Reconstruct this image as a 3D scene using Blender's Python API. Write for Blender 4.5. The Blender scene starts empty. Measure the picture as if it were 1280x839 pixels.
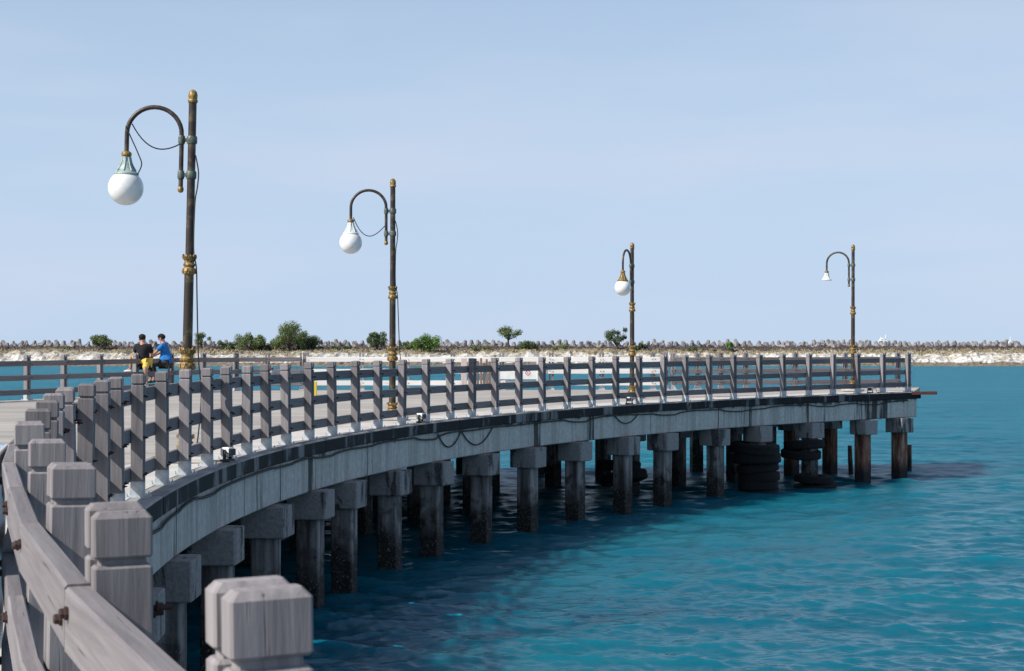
import bpy, bmesh, math, random
import numpy as np
from mathutils import Vector, Matrix
random.seed(7); rng = np.random.default_rng(7)
R = math.radians
sc = bpy.context.scene
COL = sc.collection

# ------------------------------------------------------------------ camera, sky, sun
DECK = 2.55                       # deck top above the water at the near end
EYE = DECK + 1.60934
F = 2000.0                        # focal length in photograph pixels (1280 wide)
YH = 434.917                      # eye level row in the photograph
cam = bpy.data.objects.new('camera', bpy.data.cameras.new('camera')); COL.objects.link(cam)
cam.location = (0, 0, EYE)
cam.rotation_euler = (R(90) + math.atan((YH - 419.5) / F), 0, 0)
cam.data.sensor_width = 36; cam.data.lens = F / 1280 * 36
cam.data.clip_start = 0.05; cam.data.clip_end = 20000
cam.data.dof.use_dof = True; cam.data.dof.focus_distance = 20; cam.data.dof.aperture_fstop = 13
sc.camera = cam

SUN_EL = R(40); SUN = Vector((-0.85, -0.53, math.tan(SUN_EL)))
SUN.normalize()
w = bpy.data.worlds.new('World'); sc.world = w; w.use_nodes = True
nt = w.node_tree; nt.nodes.clear()
out = nt.nodes.new('ShaderNodeOutputWorld'); bg = nt.nodes.new('ShaderNodeBackground')
sky = nt.nodes.new('ShaderNodeTexSky'); sky.sky_type = 'NISHITA'; sky.sun_disc = False
sky.sun_elevation = SUN_EL; sky.sun_rotation = math.atan2(SUN.x, SUN.y)
sky.air_density = 1.0; sky.dust_density = 0.3; sky.ozone_density = 2.0; sky.altitude = 0
# faint high cloud, the same all over the sky
tc = nt.nodes.new('ShaderNodeTexCoord'); mp = nt.nodes.new('ShaderNodeMapping')
mp.inputs['Scale'].default_value = (1.5, 1.5, 9)
nz = nt.nodes.new('ShaderNodeTexNoise'); nz.inputs['Scale'].default_value = 1.6; nz.inputs['Detail'].default_value = 5
cr = nt.nodes.new('ShaderNodeValToRGB')
cr.color_ramp.elements[0].position = .45; cr.color_ramp.elements[0].color = (0, 0, 0, 1)
cr.color_ramp.elements[1].position = .8; cr.color_ramp.elements[1].color = (.5, .5, .5, 1)
mx = nt.nodes.new('ShaderNodeMix'); mx.data_type = 'RGBA'; mx.blend_type = 'MIX'
HZ = 0.10                          # world strength
mx.inputs[7].default_value = (.64 / HZ, .66 / HZ, .775 / HZ, 1)
# pale sea haze, thickest at the horizon and thinning towards the zenith
hz = nt.nodes.new('ShaderNodeMix'); hz.data_type = 'RGBA'; hz.inputs[7].default_value = (.470 / HZ, .600 / HZ, .790 / HZ, 1)
sx_ = nt.nodes.new('ShaderNodeSeparateXYZ'); mr = nt.nodes.new('ShaderNodeMapRange'); mr.interpolation_type = 'SMOOTHSTEP'
mr.inputs['From Min'].default_value = 0.0; mr.inputs['From Max'].default_value = .55
mr.inputs['To Min'].default_value = .93; mr.inputs['To Max'].default_value = .06
L = nt.links.new
L(tc.outputs['Generated'], mp.inputs['Vector']); L(mp.outputs[0], nz.inputs['Vector']); L(nz.outputs['Fac'], cr.inputs[0])
L(tc.outputs['Generated'], sx_.inputs[0]); L(sx_.outputs[2], mr.inputs[0])
L(sky.outputs[0], hz.inputs[6]); L(mr.outputs[0], hz.inputs[0])
L(hz.outputs[2], mx.inputs[6]); L(cr.outputs[0], mx.inputs[0])
L(mx.outputs[2], bg.inputs[0]); L(bg.outputs[0], out.inputs[0])
bg.inputs[1].default_value = HZ
sl = bpy.data.lights.new('sun', 'SUN'); sl.energy = 5.0; sl.angle = R(.5); sl.color = (1, .95, .88)
so = bpy.data.objects.new('sun', sl); COL.objects.link(so)
so.rotation_euler = SUN.to_track_quat('Z', 'Y').to_euler()
sc.view_settings.view_transform = 'Standard'; sc.view_settings.look = 'None'
sc.view_settings.exposure = 0.15; sc.view_settings.gamma = 1.0

# ------------------------------------------------------------------ materials
def mat(name, build):
    m = bpy.data.materials.new(name); m.use_nodes = True
    n = m.node_tree.nodes; b = n['Principled BSDF']
    build(m.node_tree, b); return m
def node(t, kind, **kw):
    n = t.nodes.new(kind)
    for k, v in kw.items():
        if k in n.inputs: n.inputs[k].default_value = v
        else: setattr(n, k, v)
    return n
def coords(t, scale=(1, 1, 1), space='Object'):
    m = node(t, 'ShaderNodeMapping'); m.inputs['Scale'].default_value = scale
    if space == 'World': t.links.new(node(t, 'ShaderNodeNewGeometry').outputs['Position'], m.inputs['Vector'])
    else: t.links.new(node(t, 'ShaderNodeTexCoord').outputs[space], m.inputs['Vector'])
    return m.outputs[0]
def noise(t, vec, scale, detail=4, rough=.55, dist=0):
    n = node(t, 'ShaderNodeTexNoise', Scale=scale, Detail=detail, Roughness=rough, Distortion=dist)
    t.links.new(vec, n.inputs['Vector']); return n.outputs['Fac']
def ramp(t, fac, stops):
    r = node(t, 'ShaderNodeValToRGB'); e = r.color_ramp.elements
    while len(e) < len(stops): e.new(.5)
    for el, (p, c) in zip(e, stops):
        el.position = p; el.color = (*c, 1) if len(c) == 3 else c
    t.links.new(fac, r.inputs[0]); return r.outputs[0]
def mix(t, fac, a, b, mode='MIX'):
    m = node(t, 'ShaderNodeMix', data_type='RGBA', blend_type=mode)
    for i, v in ((0, fac), (6, a), (7, b)):
        if hasattr(v, 'is_output'): t.links.new(v, m.inputs[i])
        elif i == 0: m.inputs[0].default_value = v
        else: m.inputs[i].default_value = (*v, 1)
    return m.outputs[2]
def math_(t, op, a, b=0.0):
    m = node(t, 'ShaderNodeMath', operation=op)
    for i, v in ((0, a), (1, b)):
        if hasattr(v, 'is_output'): t.links.new(v, m.inputs[i])
        else: m.inputs[i].default_value = v
    return m.outputs[0]
def bump(t, b, h, strength=.3, dist=.02):
    n = node(t, 'ShaderNodeBump', Strength=strength, Distance=dist)
    t.links.new(h, n.inputs['Height']); t.links.new(n.outputs[0], b.inputs['Normal']); return n
def g(v): return (v, v, v)
def objrand(t): return node(t, 'ShaderNodeObjectInfo').outputs['Random']

def wood(scale, a, c, dark, name, per=.35):
    def bld(t, b):
        v = coords(t, scale)
        ad = node(t, 'ShaderNodeVectorMath', operation='ADD'); t.links.new(v, ad.inputs[0])
        cx = node(t, 'ShaderNodeCombineXYZ'); rr = objrand(t)
        for i in range(3): t.links.new(math_(t, 'MULTIPLY', rr, 37.0 + 11 * i), cx.inputs[i])
        t.links.new(cx.outputs[0], ad.inputs[1]); v = ad.outputs[0]
        f1 = noise(t, v, 1.0, 6, .65, .4); f2 = noise(t, v, .12, 3)
        col = ramp(t, f1, [(.3, a), (.7, c)])
        col = mix(t, ramp(t, f2, [(.48, g(0)), (.8, g(.4))]), col, dark)
        cracks = ramp(t, noise(t, v, 1.7, 2, .5), [(.27, g(.6)), (.33, g(0))])
        col = mix(t, cracks, col, tuple(x * .35 for x in dark))
        hv = math_(t, 'ADD', 1 - per / 2, math_(t, 'MULTIPLY', rr, per))
        hs = node(t, 'ShaderNodeHueSaturation'); t.links.new(col, hs.inputs['Color']); t.links.new(hv, hs.inputs['Value'])
        t.links.new(hs.outputs[0], b.inputs['Base Color'])
        b.inputs['Roughness'].default_value = .85
        bump(t, b, math_(t, 'SUBTRACT', f1, math_(t, 'MULTIPLY', cracks, .8)), .5, .006)
    return mat(name, bld)
M = {}
M['wood_post'] = wood((34, 34, 1.6), (.165, .148, .151), (.285, .260, .260), (.135, .119, .120), 'weathered_wood_upright', .5)
M['wood_rail'] = wood((34, 1.6, 34), (.135, .122, .126), (.235, .215, .217), (.110, .097, .099), 'weathered_wood_rail')
M['wood_white'] = wood((20, 1.2, 20), (.72, .70, .66), (.84, .82, .79), (.55, .50, .45), 'white_painted_wood', .1)
M['wood_brown'] = wood((30, 30, 1.4), (.10, .06, .045), (.24, .16, .12), (.05, .035, .03), 'brown_boards', .9)
M['wood_pink'] = wood((30, 30, 1.4), (.50, .40, .37), (.62, .52, .48), (.40, .30, .27), 'pale_board', .2)
M['wood_red'] = wood((24, 1.6, 24), (.09, .03, .022), (.17, .07, .052), (.04, .022, .02), 'red_brown_plank', .2)

def simple(name, col, rough=.5, metal=0, var=.0, vs=8, bmp=0, col2=None, thr=(.45, .65)):
    def bld(t, b):
        b.inputs['Roughness'].default_value = rough; b.inputs['Metallic'].default_value = metal
        f = noise(t, coords(t), vs, 5, .6)
        c2 = col2 or tuple(x * (1 - var) for x in col)
        t.links.new(ramp(t, f, [(thr[0], col), (thr[1], c2)]), b.inputs['Base Color'])
        if bmp: bump(t, b, f, bmp, .02)
    return mat(name, bld)
M['galv'] = simple('galvanised_steel', (.52, .55, .57), .55, .2, .25, 14)
M['rust'] = simple('rusty_bolt', (.055, .03, .025), .8, .2, .4, 60)
M['pole'] = simple('brown_lamp_metal', (.050, .036, .032), .45, .4, 0, 7, .08, (.15, .115, .06), (.48, .7))
M['pole_worn'] = simple('worn_lamp_metal', (.055, .042, .030), .42, .45, 0, 5, .05, (.22, .175, .085), (.52, .72))
M['gold'] = simple('tarnished_gold_paint', (.36, .235, .07), .5, .25, 0, 24, .2, (.085, .05, .022), (.42, .62))
M['verdigris'] = simple('verdigris_metal', (.36, .45, .42), .6, .15, 0, 14, .05, (.10, .11, .10), (.5, .7))
M['clamp'] = simple('dull_clamp_metal', (.13, .16, .13), .5, .3, 0, 18, .05, (.05, .045, .04), (.45, .65))
M['pale_verdigris'] = simple('pale_shade_metal', (.66, .70, .68), .6, .0, 0, 14, .05, (.26, .30, .28), (.55, .75))
M['cable'] = simple('black_cable', (.012, .012, .014), .6)
M['rubber'] = simple('old_tyre_rubber', (.007, .007, .0075), .95, 0, .3, 9, .6, (.022, .02, .018), (.55, .75))
M['white_plastic'] = simple('white_plastic', (.78, .78, .76), .4, 0, .12, 6)
M['black_plastic'] = simple('black_plastic', (.015, .015, .017), .5)
M['yellow'] = simple('yellow_paint', (.75, .52, .03), .45, 0, .2, 8)
M['red'] = simple('red_print', (.55, .04, .04), .5)
M['blue_paint'] = simple('pale_blue_paint', (.36, .52, .74), .6, 0, .25, 3)
M['banner'] = simple('white_banner', (.82, .83, .85), .5, 0, 0, 2.2, 0, (.62, .30, .32), (.62, .72))
M['skin'] = simple('skin', (.42, .22, .15), .5, 0, .1, 10)
M['hair'] = simple('black_hair', (.012, .010, .010), .95, 0, .2, 60)
M['black_shirt'] = simple('black_cotton', (.006, .006, .010), .9, 0, .3, 14, .2)
M['blue_shirt'] = simple('blue_cotton', (.008, .17, .50), .8, 0, .3, 9, .25)
M['yellow_shorts'] = simple('yellow_cotton', (.72, .52, .09), .8, 0, .25, 9, .2)
M['dark_trousers'] = simple('dark_olive_cotton', (.022, .018, .013), .85, 0, .3, 9, .2)
M['shoe'] = simple('pale_shoe', (.6, .58, .55), .6)
M['ship_white'] = simple('ship_white', (.75, .76, .78), .5)
M['ship_grey'] = simple('ship_grey', (.30, .33, .37), .5)
M['glass_dark'] = simple('dark_glass', (.05, .06, .08), .2)
def globe_b(t, b):
    f = noise(t, coords(t), 5, 4)
    t.links.new(ramp(t, f, [(.4, (.84, .84, .82)), (.75, (.72, .70, .66))]), b.inputs['Base Color'])
    b.inputs['Roughness'].default_value = .22
M['globe'] = mat('opal_glass', globe_b)

def deck_b(t, b):
    p = coords(t, (1, 1, 1), 'World'); s = coords(t, (.16, 1.3, 1), 'World')
    a = noise(t, s, 1.3, 7, .62, .3); c = noise(t, p, .45, 5); fine = noise(t, p, 34, 4)
    col = ramp(t, a, [(.3, (.235, .20, .165)), (.5, (.40, .36, .31)), (.72, (.53, .49, .435))])
    col = mix(t, ramp(t, c, [(.4, g(0)), (.68, g(.6))]), col, (.29, .25, .21))
    col = mix(t, .25, col, ramp(t, fine, [(.3, g(.12)), (.7, g(.55))]))
    t.links.new(col, b.inputs['Base Color']); b.inputs['Roughness'].default_value = .9
    bump(t, b, fine, .25, .01)
M['deck'] = mat('stained_concrete_deck', deck_b)
def apron_b(t, b):
    p = coords(t, (1, 1, 1), 'World')
    c = noise(t, p, 1.7, 6, .6); fine = noise(t, p, 40, 4)
    col = ramp(t, c, [(.3, (.36, .33, .30)), (.5, (.56, .53, .485)), (.75, (.66, .63, .585))])
    t.links.new(mix(t, .2, col, ramp(t, fine, [(.3, g(.2)), (.7, g(.6))])), b.inputs['Base Color'])
    b.inputs['Roughness'].default_value = .9; bump(t, b, fine, .3, .01)
M['apron'] = mat('pale_concrete_apron', apron_b)
def kerb_b(t, b):
    s = coords(t, (1.6, 1.6, .22), 'World'); p = coords(t, (1, 1, 1), 'World')
    f = noise(t, s, 1.25, 4, .55); k = noise(t, p, 9, 5)
    n = math_(t, 'ADD', f, math_(t, 'MULTIPLY', math_(t, 'SUBTRACT', k, .5), .12))
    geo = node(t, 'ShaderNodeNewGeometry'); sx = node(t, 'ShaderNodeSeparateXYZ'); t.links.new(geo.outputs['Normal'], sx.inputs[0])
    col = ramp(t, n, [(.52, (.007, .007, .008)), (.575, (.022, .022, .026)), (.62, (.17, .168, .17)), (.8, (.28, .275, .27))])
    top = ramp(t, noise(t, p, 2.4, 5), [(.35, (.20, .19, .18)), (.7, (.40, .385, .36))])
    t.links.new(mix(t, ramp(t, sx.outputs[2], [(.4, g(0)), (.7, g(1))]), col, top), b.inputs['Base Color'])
    b.inputs['Roughness'].default_value = .85; bump(t, b, k, .4, .02)
M['kerb'] = mat('blackened_kerb', kerb_b)
def beam_b(t, b):
    s = coords(t, (3.2, 3.2, .16), 'World'); p = coords(t, (1, 1, 1), 'World')
    f = noise(t, s, 1.6, 6, .65); big = noise(t, coords(t, (1, 1, .12), 'World'), .55, 4); k = noise(t, p, 12, 5)
    col = ramp(t, k, [(.3, (.44, .415, .385)), (.7, (.61, .58, .54))])
    col = mix(t, ramp(t, f, [(.40, g(.5)), (.53, g(0))]), col, (.26, .235, .21))
    sz_ = node(t, 'ShaderNodeSeparateXYZ'); t.links.new(p, sz_.inputs[0])
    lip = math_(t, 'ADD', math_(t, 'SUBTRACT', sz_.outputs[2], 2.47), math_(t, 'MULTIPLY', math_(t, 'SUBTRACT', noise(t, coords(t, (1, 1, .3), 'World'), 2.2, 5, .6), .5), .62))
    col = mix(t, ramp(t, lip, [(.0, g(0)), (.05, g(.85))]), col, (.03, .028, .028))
    blk = math_(t, 'ADD', math_(t, 'MULTIPLY', f, .5), math_(t, 'MULTIPLY', big, .62))
    col = mix(t, ramp(t, blk, [(.625, g(0)), (.66, g(.92))]), col, (.02, .019, .019))
    t.links.new(col, b.inputs['Base Color']); b.inputs['Roughness'].default_value = .85
    bump(t, b, k, .25, .015)
M['beam'] = mat('streaked_concrete_beam', beam_b)
def pile_b(t, b):
    p = coords(t, (1, 1, 1), 'World'); s = coords(t, (5, 5, .5), 'World')
    sx = node(t, 'ShaderNodeSeparateXYZ'); t.links.new(p, sx.inputs[0]); z = sx.outputs[2]
    f = noise(t, s, 1.4, 5); k = noise(t, p, 26, 4, .7); c = noise(t, p, 2.6, 4)
    col = ramp(t, f, [(.36, (.060, .054, .052)), (.50, (.19, .176, .168)), (.64, (.31, .295, .285))])
    col = mix(t, ramp(t, c, [(.55, g(0)), (.68, g(.85))]), col, (.05, .042, .04))
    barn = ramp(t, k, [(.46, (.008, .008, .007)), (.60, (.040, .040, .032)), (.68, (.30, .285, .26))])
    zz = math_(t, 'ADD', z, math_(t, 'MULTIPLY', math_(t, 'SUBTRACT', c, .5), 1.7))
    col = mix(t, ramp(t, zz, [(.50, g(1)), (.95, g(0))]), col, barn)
    t.links.new(col, b.inputs['Base Color']); b.inputs['Roughness'].default_value = .85
    bump(t, b, k, .5, .03)
M['pile'] = mat('weathered_pile', pile_b)
def cap_b(t, b):
    p = coords(t, (1, 1, 1), 'World'); s = coords(t, (2.6, 2.6, .6), 'World')
    c = noise(t, s, 1.3, 5, .6, .6); k = noise(t, p, 22, 5)
    col = ramp(t, k, [(.3, (.22, .203, .20)), (.7, (.33, .31, .30))])
    col = mix(t, ramp(t, c, [(.54, g(0)), (.60, g(.9))]), col, ramp(t, k, [(.4, (.015, .015, .016)), (.65, (.10, .095, .09))]))
    t.links.new(col, b.inputs['Base Color']); b.inputs['Roughness'].default_value = .88
    bump(t, b, k, .4, .02)
M['cap'] = mat('stained_pile_cap', cap_b)
def rustpile_b(t, b):
    p = coords(t, (1, 1, 1), 'World'); s = coords(t, (6, 6, .9), 'World')
    sx = node(t, 'ShaderNodeSeparateXYZ'); t.links.new(p, sx.inputs[0])
    f = noise(t, s, 1.3, 5, .65); k = noise(t, p, 26, 4)
    col = ramp(t, f, [(.36, (.035, .017, .013)), (.48, (.15, .058, .036)), (.60, (.27, .14, .095)), (.72, (.44, .39, .35))])
    col = mix(t, ramp(t, sx.outputs[2], [(.3, g(1)), (.7, g(0))]), col, ramp(t, k, [(.5, (.012, .011, .01)), (.75, (.06, .05, .045))]))
    t.links.new(col, b.inputs['Base Color']); b.inputs['Roughness'].default_value = .85; bump(t, b, k, .5, .03)
M['rust_pile'] = mat('rust_stained_pile', rustpile_b)

def water_b(t, b):
    p = coords(t, (1, 1, 1), 'World')
    big = noise(t, coords(t, (.07, .22, 1), 'World'), 1.0, 6, .65)
    t.links.new(ramp(t, big, [(.3, (.0, .074, .118)), (.5, (.001, .108, .158)), (.72, (.006, .138, .180))]), b.inputs['Base Color'])
    ua = node(t, 'ShaderNodeAttribute', attribute_name='unresolved_slope')
    ro = node(t, 'ShaderNodeMapRange'); t.links.new(ua.outputs['Fac'], ro.inputs[0])
    for k_, v_ in (('From Min', 0), ('From Max', .26), ('To Min', .04), ('To Max', .54)): ro.inputs[k_].default_value = v_
    t.links.new(ro.outputs[0], b.inputs['Roughness']); b.inputs['IOR'].default_value = 1.33
    b.inputs['Subsurface Weight'].default_value = 1.0; b.inputs['Subsurface Radius'].default_value = (.7, 1.0, 1.0); b.inputs['Subsurface Scale'].default_value = 5.0
    b.inputs['Specular IOR Level'].default_value = .85
    n1 = noise(t, coords(t, (1.0, 1.8, 1), 'World'), 4.0, 2, .5, .25)
    n2 = noise(t, coords(t, (1.0, 1.5, 1), 'World'), 11, 3, .6)
    n3 = noise(t, coords(t, (1.0, 1.7, 1), 'World'), 1.2, 2, .5, .3)
    h = math_(t, 'ADD', math_(t, 'MULTIPLY', n3, .040), math_(t, 'ADD', math_(t, 'MULTIPLY', n1, .020), math_(t, 'MULTIPLY', n2, .006)))
    n = node(t, 'ShaderNodeBump', Strength=.75, Distance=1.0)
    t.links.new(h, n.inputs['Height']); t.links.new(n.outputs[0], b.inputs['Normal'])
M['water'] = mat('sea_water', water_b)
def shore_b(t, b):
    p = coords(t, (1, 1, 1), 'World')
    sx = node(t, 'ShaderNodeSeparateXYZ'); t.links.new(p, sx.inputs[0]); z = sx.outputs[2]
    n = noise(t, p, .22, 6, .65); k = noise(t, p, 1.3, 6, .7)
    white = ramp(t, math_(t, 'ADD', math_(t, 'MULTIPLY', k, .5), math_(t, 'MULTIPLY', n, .5)), [(.41, (.20, .165, .115)), (.485, (.42, .385, .32)), (.57, (.68, .665, .635))])
    foot = ramp(t, k, [(.4, (.11, .09, .065)), (.65, (.26, .22, .17))])
    grass = ramp(t, k, [(.35, (.15, .125, .07)), (.65, (.33, .27, .17))])
    zn = math_(t, 'ADD', z, math_(t, 'MULTIPLY', math_(t, 'SUBTRACT', n, .5), 2.0))
    zg = math_(t, 'ADD', z, math_(t, 'MULTIPLY', math_(t, 'SUBTRACT', n, .5), 6.5))
    col = mix(t, ramp(t, math_(t, 'DIVIDE', zn, 10), [(.08, g(0)), (.095, g(1))]), foot, white)
    col = mix(t, ramp(t, math_(t, 'DIVIDE', zg, 10), [(.30, g(0)), (.33, g(1))]), col, grass)
    t.links.new(col, b.inputs['Base Color']); b.inputs['Roughness'].default_value = .95
    bump(t, b, k, .7, .3)
M['shore'] = mat('sand_bank_and_grass', shore_b)
M['boulder'] = simple('dark_boulder', (.095, .075, .076), .9, 0, 0, .35, .3, (.028, .023, .027), (.4, .65))
M['concrete_armour'] = simple('weathered_armour_concrete', (.29, .275, .265), .9, 0, 0, .6, .3, (.10, .09, .095), (.40, .62))
def leaf_mat(name, a, c):
    def bld(t, b):
        p = coords(t, (1, 1, 1), 'World')
        f = noise(t, p, .9, 3); k = noise(t, p, 4, 2)
        col = mix(t, ramp(t, f, [(.35, g(0)), (.65, g(1))]), a, c)
        t.links.new(mix(t, .3, col, ramp(t, k, [(.3, tuple(x * .4 for x in a)), (.7, tuple(x * 1.5 for x in c))])), b.inputs['Base Color'])
        b.inputs['Roughness'].default_value = .6
    return mat(name, bld)
M['leaf_dark'] = leaf_mat('dark_leaves', (.028, .062, .026), (.085, .13, .036))
M['leaf_mid'] = leaf_mat('mid_leaves', (.060, .105, .032), (.15, .185, .048))
M['leaf_bright'] = leaf_mat('bright_leaves', (.045, .115, .015), (.13, .24, .035))
M['bark'] = simple('bark', (.10, .075, .055), .9, 0, .4, 6, .4)
M['grass'] = leaf_mat('dry_grass', (.19, .155, .08), (.34, .285, .17))

# ------------------------------------------------------------------ mesh helpers
class MB:
    def __init__(s): s.v = []; s.f = []
    def add(s, vs, fs):
        o = len(s.v); s.v += [tuple(v) for v in vs]; s.f += [tuple(i + o for i in f) for f in fs]; return s
    def box(s, x0, x1, y0, y1, z0, z1, M4=None):
        v = [Vector(p) for p in ((x0, y0, z0), (x1, y0, z0), (x1, y1, z0), (x0, y1, z0), (x0, y0, z1), (x1, y0, z1), (x1, y1, z1), (x0, y1, z1))]
        if M4: v = [M4 @ p for p in v]
        return s.add(v, [(3, 2, 1, 0), (4, 5, 6, 7), (0, 1, 5, 4), (1, 2, 6, 5), (2, 3, 7, 6), (3, 0, 4, 7)])
    def stack(s, rings):            # rings of equal length, closed at both ends
        n = len(rings[0]); vs = [p for r in rings for p in r]; fs = []
        for k in range(len(rings) - 1):
            for i in range(n):
                j = (i + 1) % n; fs.append((k * n + i, k * n + j, (k + 1) * n + j, (k + 1) * n + i))
        fs.append(tuple(range(n - 1, -1, -1))); fs.append(tuple(range((len(rings) - 1) * n, len(rings) * n)))
        return s.add(vs, fs)
    def lathe(s, prof, n=16, c=(0, 0)):   # prof: (radius, z) upward
        return s.stack([[(c[0] + r * math.cos(2 * math.pi * i / n), c[1] + r * math.sin(2 * math.pi * i / n), z) for i in range(n)] for r, z in prof])
    def tube(s, pts, rad, n=8):
        pts = [Vector(p) for p in pts]; rings = []
        up = None
        for i, p in enumerate(pts):
            d = (pts[min(i + 1, len(pts) - 1)] - pts[max(i - 1, 0)]).normalized()
            if up is None: up = d.orthogonal().normalized()
            up = (up - d * up.dot(d)).normalized(); q = d.cross(up)
            r = rad[i] if hasattr(rad, '__len__') else rad
            rings.append([p + (up * math.cos(2 * math.pi * k / n) + q * math.sin(2 * math.pi * k / n)) * r for k in range(n)])
        return s.stack(rings)
    def mesh(s, name, m, smooth=False):
        me = bpy.data.meshes.new(name); me.from_pydata(s.v, [], s.f); me.update()
        if m: me.materials.append(m)
        if smooth: me.shade_smooth()
        return me
def link(name, me, parent=None, loc=(0, 0, 0), rz=0, scale=None):
    o = bpy.data.objects.new(name, me); COL.objects.link(o)
    o.location = loc; o.rotation_euler = (0, 0, rz)
    if scale: o.scale = scale
    if parent: o.parent = parent
    return o
def tag(o, label, cat, group=None, kind=None):
    if label: o['label'] = label
    if cat: o['category'] = cat
    if group: o['group'] = group
    if kind: o['kind'] = kind
    return o
def thing(name, label, cat, loc=(0, 0, 0), rz=0, group=None):
    o = link(name, None, None, loc, rz); o.empty_display_size = .2
    return tag(o, label, cat, group)
def smooth_by_angle(me, ang=40):
    me.shade_smooth(); me.set_sharp_from_angle(angle=R(ang)); return me

# ------------------------------------------------------------------ the curve of the pier's inner edge
P0 = dict(X0=-.37933, Y0=2.42011, th=-.418875, k=(.0252881, -.0136615, .0541585, -.047186), s=1.20565, e=(.502227, -.699434, .406449))
LEN = P0['s'] * 45
ss = np.arange(-8.0, LEN + 2.5, .02)
def trace():
    xs, ys, th_ = np.zeros_like(ss), np.zeros_like(ss), np.zeros_like(ss)
    i0 = int(np.argmin(abs(ss))); k = P0['k']
    xs[i0], ys[i0], th_[i0] = P0['X0'], P0['Y0'], P0['th']
    for rngi, d in ((range(i0, len(ss) - 1), 1), (range(i0, 0, -1), -1)):
        for i in rngi:
            t = min(max(ss[i] / LEN, 0), 1); kk = k[0] + k[1] * t + k[2] * t * t + k[3] * t ** 3
            h = .02 * d; tm = th_[i] + kk * h / 2
            xs[i + d] = xs[i] + h * math.sin(tm); ys[i + d] = ys[i] + h * math.cos(tm); th_[i + d] = th_[i] + kk * h
    return xs, ys, th_
CX, CY, CT = trace()
te = np.clip(ss / LEN, 0, 1); CE = P0['e'][0] * te + P0['e'][1] * te ** 2 + P0['e'][2] * te ** 3
o_ = np.argsort(CY)
EY = CY[o_]; EE = np.maximum.accumulate(CE[o_])
def elev(y): return DECK + float(np.interp(y, EY, EE))
def at(s): 
    return float(np.interp(s, ss, CX)), float(np.interp(s, ss, CY)), float(np.interp(s, ss, CT))
def off(s, d, z=0.0):                # d metres to the water side of the post line
    x, y, t = at(s); X = x + d * math.cos(t); Y = y - d * math.sin(t)
    return Vector((X, Y, elev(y) + z))
def s_for_px(px, d=0.0, lo=10.0):
    m = ss > lo
    X = CX + d * np.cos(CT); Y = CY - d * np.sin(CT)
    q = np.abs(640 + F * X / Y - px); q[~m] = 1e9
    return float(ss[int(np.argmin(q))])
POST_PX = [146, 171.5, 202, 230, 258, 283.5, 307.5, 332, 357, 386, 415, 444, 471.5, 501, 531, 562, 589, 618, 647.5, 677, 708, 739, 769, 798, 828, 856, 885, 916, 948, 978, 1010, 1040, 1071, 1102, 1134]
PS = [-3 * P0['s'] + i * P0['s'] for i in range(14)] + [s_for_px(p + 1) for p in POST_PX]
S_END = PS[-1] + .35

# outer (far) edge of the deck: post line through these points, left to right
OUT = [Vector(p) for p in ((-31, 2), (-27, 12), (-22, 24), (-17.9, 34), (-13.45, 44), (-11.3, 48.9), (-9.5, 52.1), (-6.8, 53.0), (-1, 53.3), (4.9, 53.6), (9.0, 54.6), (14.6, 56.6))]
def resample(pts, n):
    q = [Vector(p) for p in pts]; res = []
    for i in range(len(q) - 1):      # Catmull-Rom
        a, b, c, d = q[max(i - 1, 0)], q[i], q[i + 1], q[min(i + 2, len(q) - 1)]
        for k in range(n):
            t = k / n
            res.append(.5 * (2 * b + (c - a) * t + (2 * a - 5 * b + 4 * c - d) * t * t + (3 * b - a - 3 * c + d) * t ** 3))
    res.append(q[-1]); return res
OC = resample(OUT, 60)
oX = np.array([p.x for p in OC]); oY = np.array([p.y for p in OC])
oS = np.concatenate([[0], np.cumsum(np.hypot(np.diff(oX), np.diff(oY)))])
oT = np.arctan2(np.gradient(oX), np.gradient(oY))
def oat(s): return float(np.interp(s, oS, oX)), float(np.interp(s, oS, oY)), float(np.interp(s, oS, oT))
def os_for_px(px):
    q = np.abs(640 + F * oX / oY - px); q[oY < 15] = 1e9
    i = int(np.argmin(q)); lo, hi = oS[max(i - 1, 0)], oS[min(i + 1, len(oS) - 1)]
    sv = np.linspace(lo, hi, 200); x = np.interp(sv, oS, oX); y = np.interp(sv, oS, oY)
    return float(sv[int(np.argmin(np.abs(640 + F * x / y - px)))])

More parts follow.
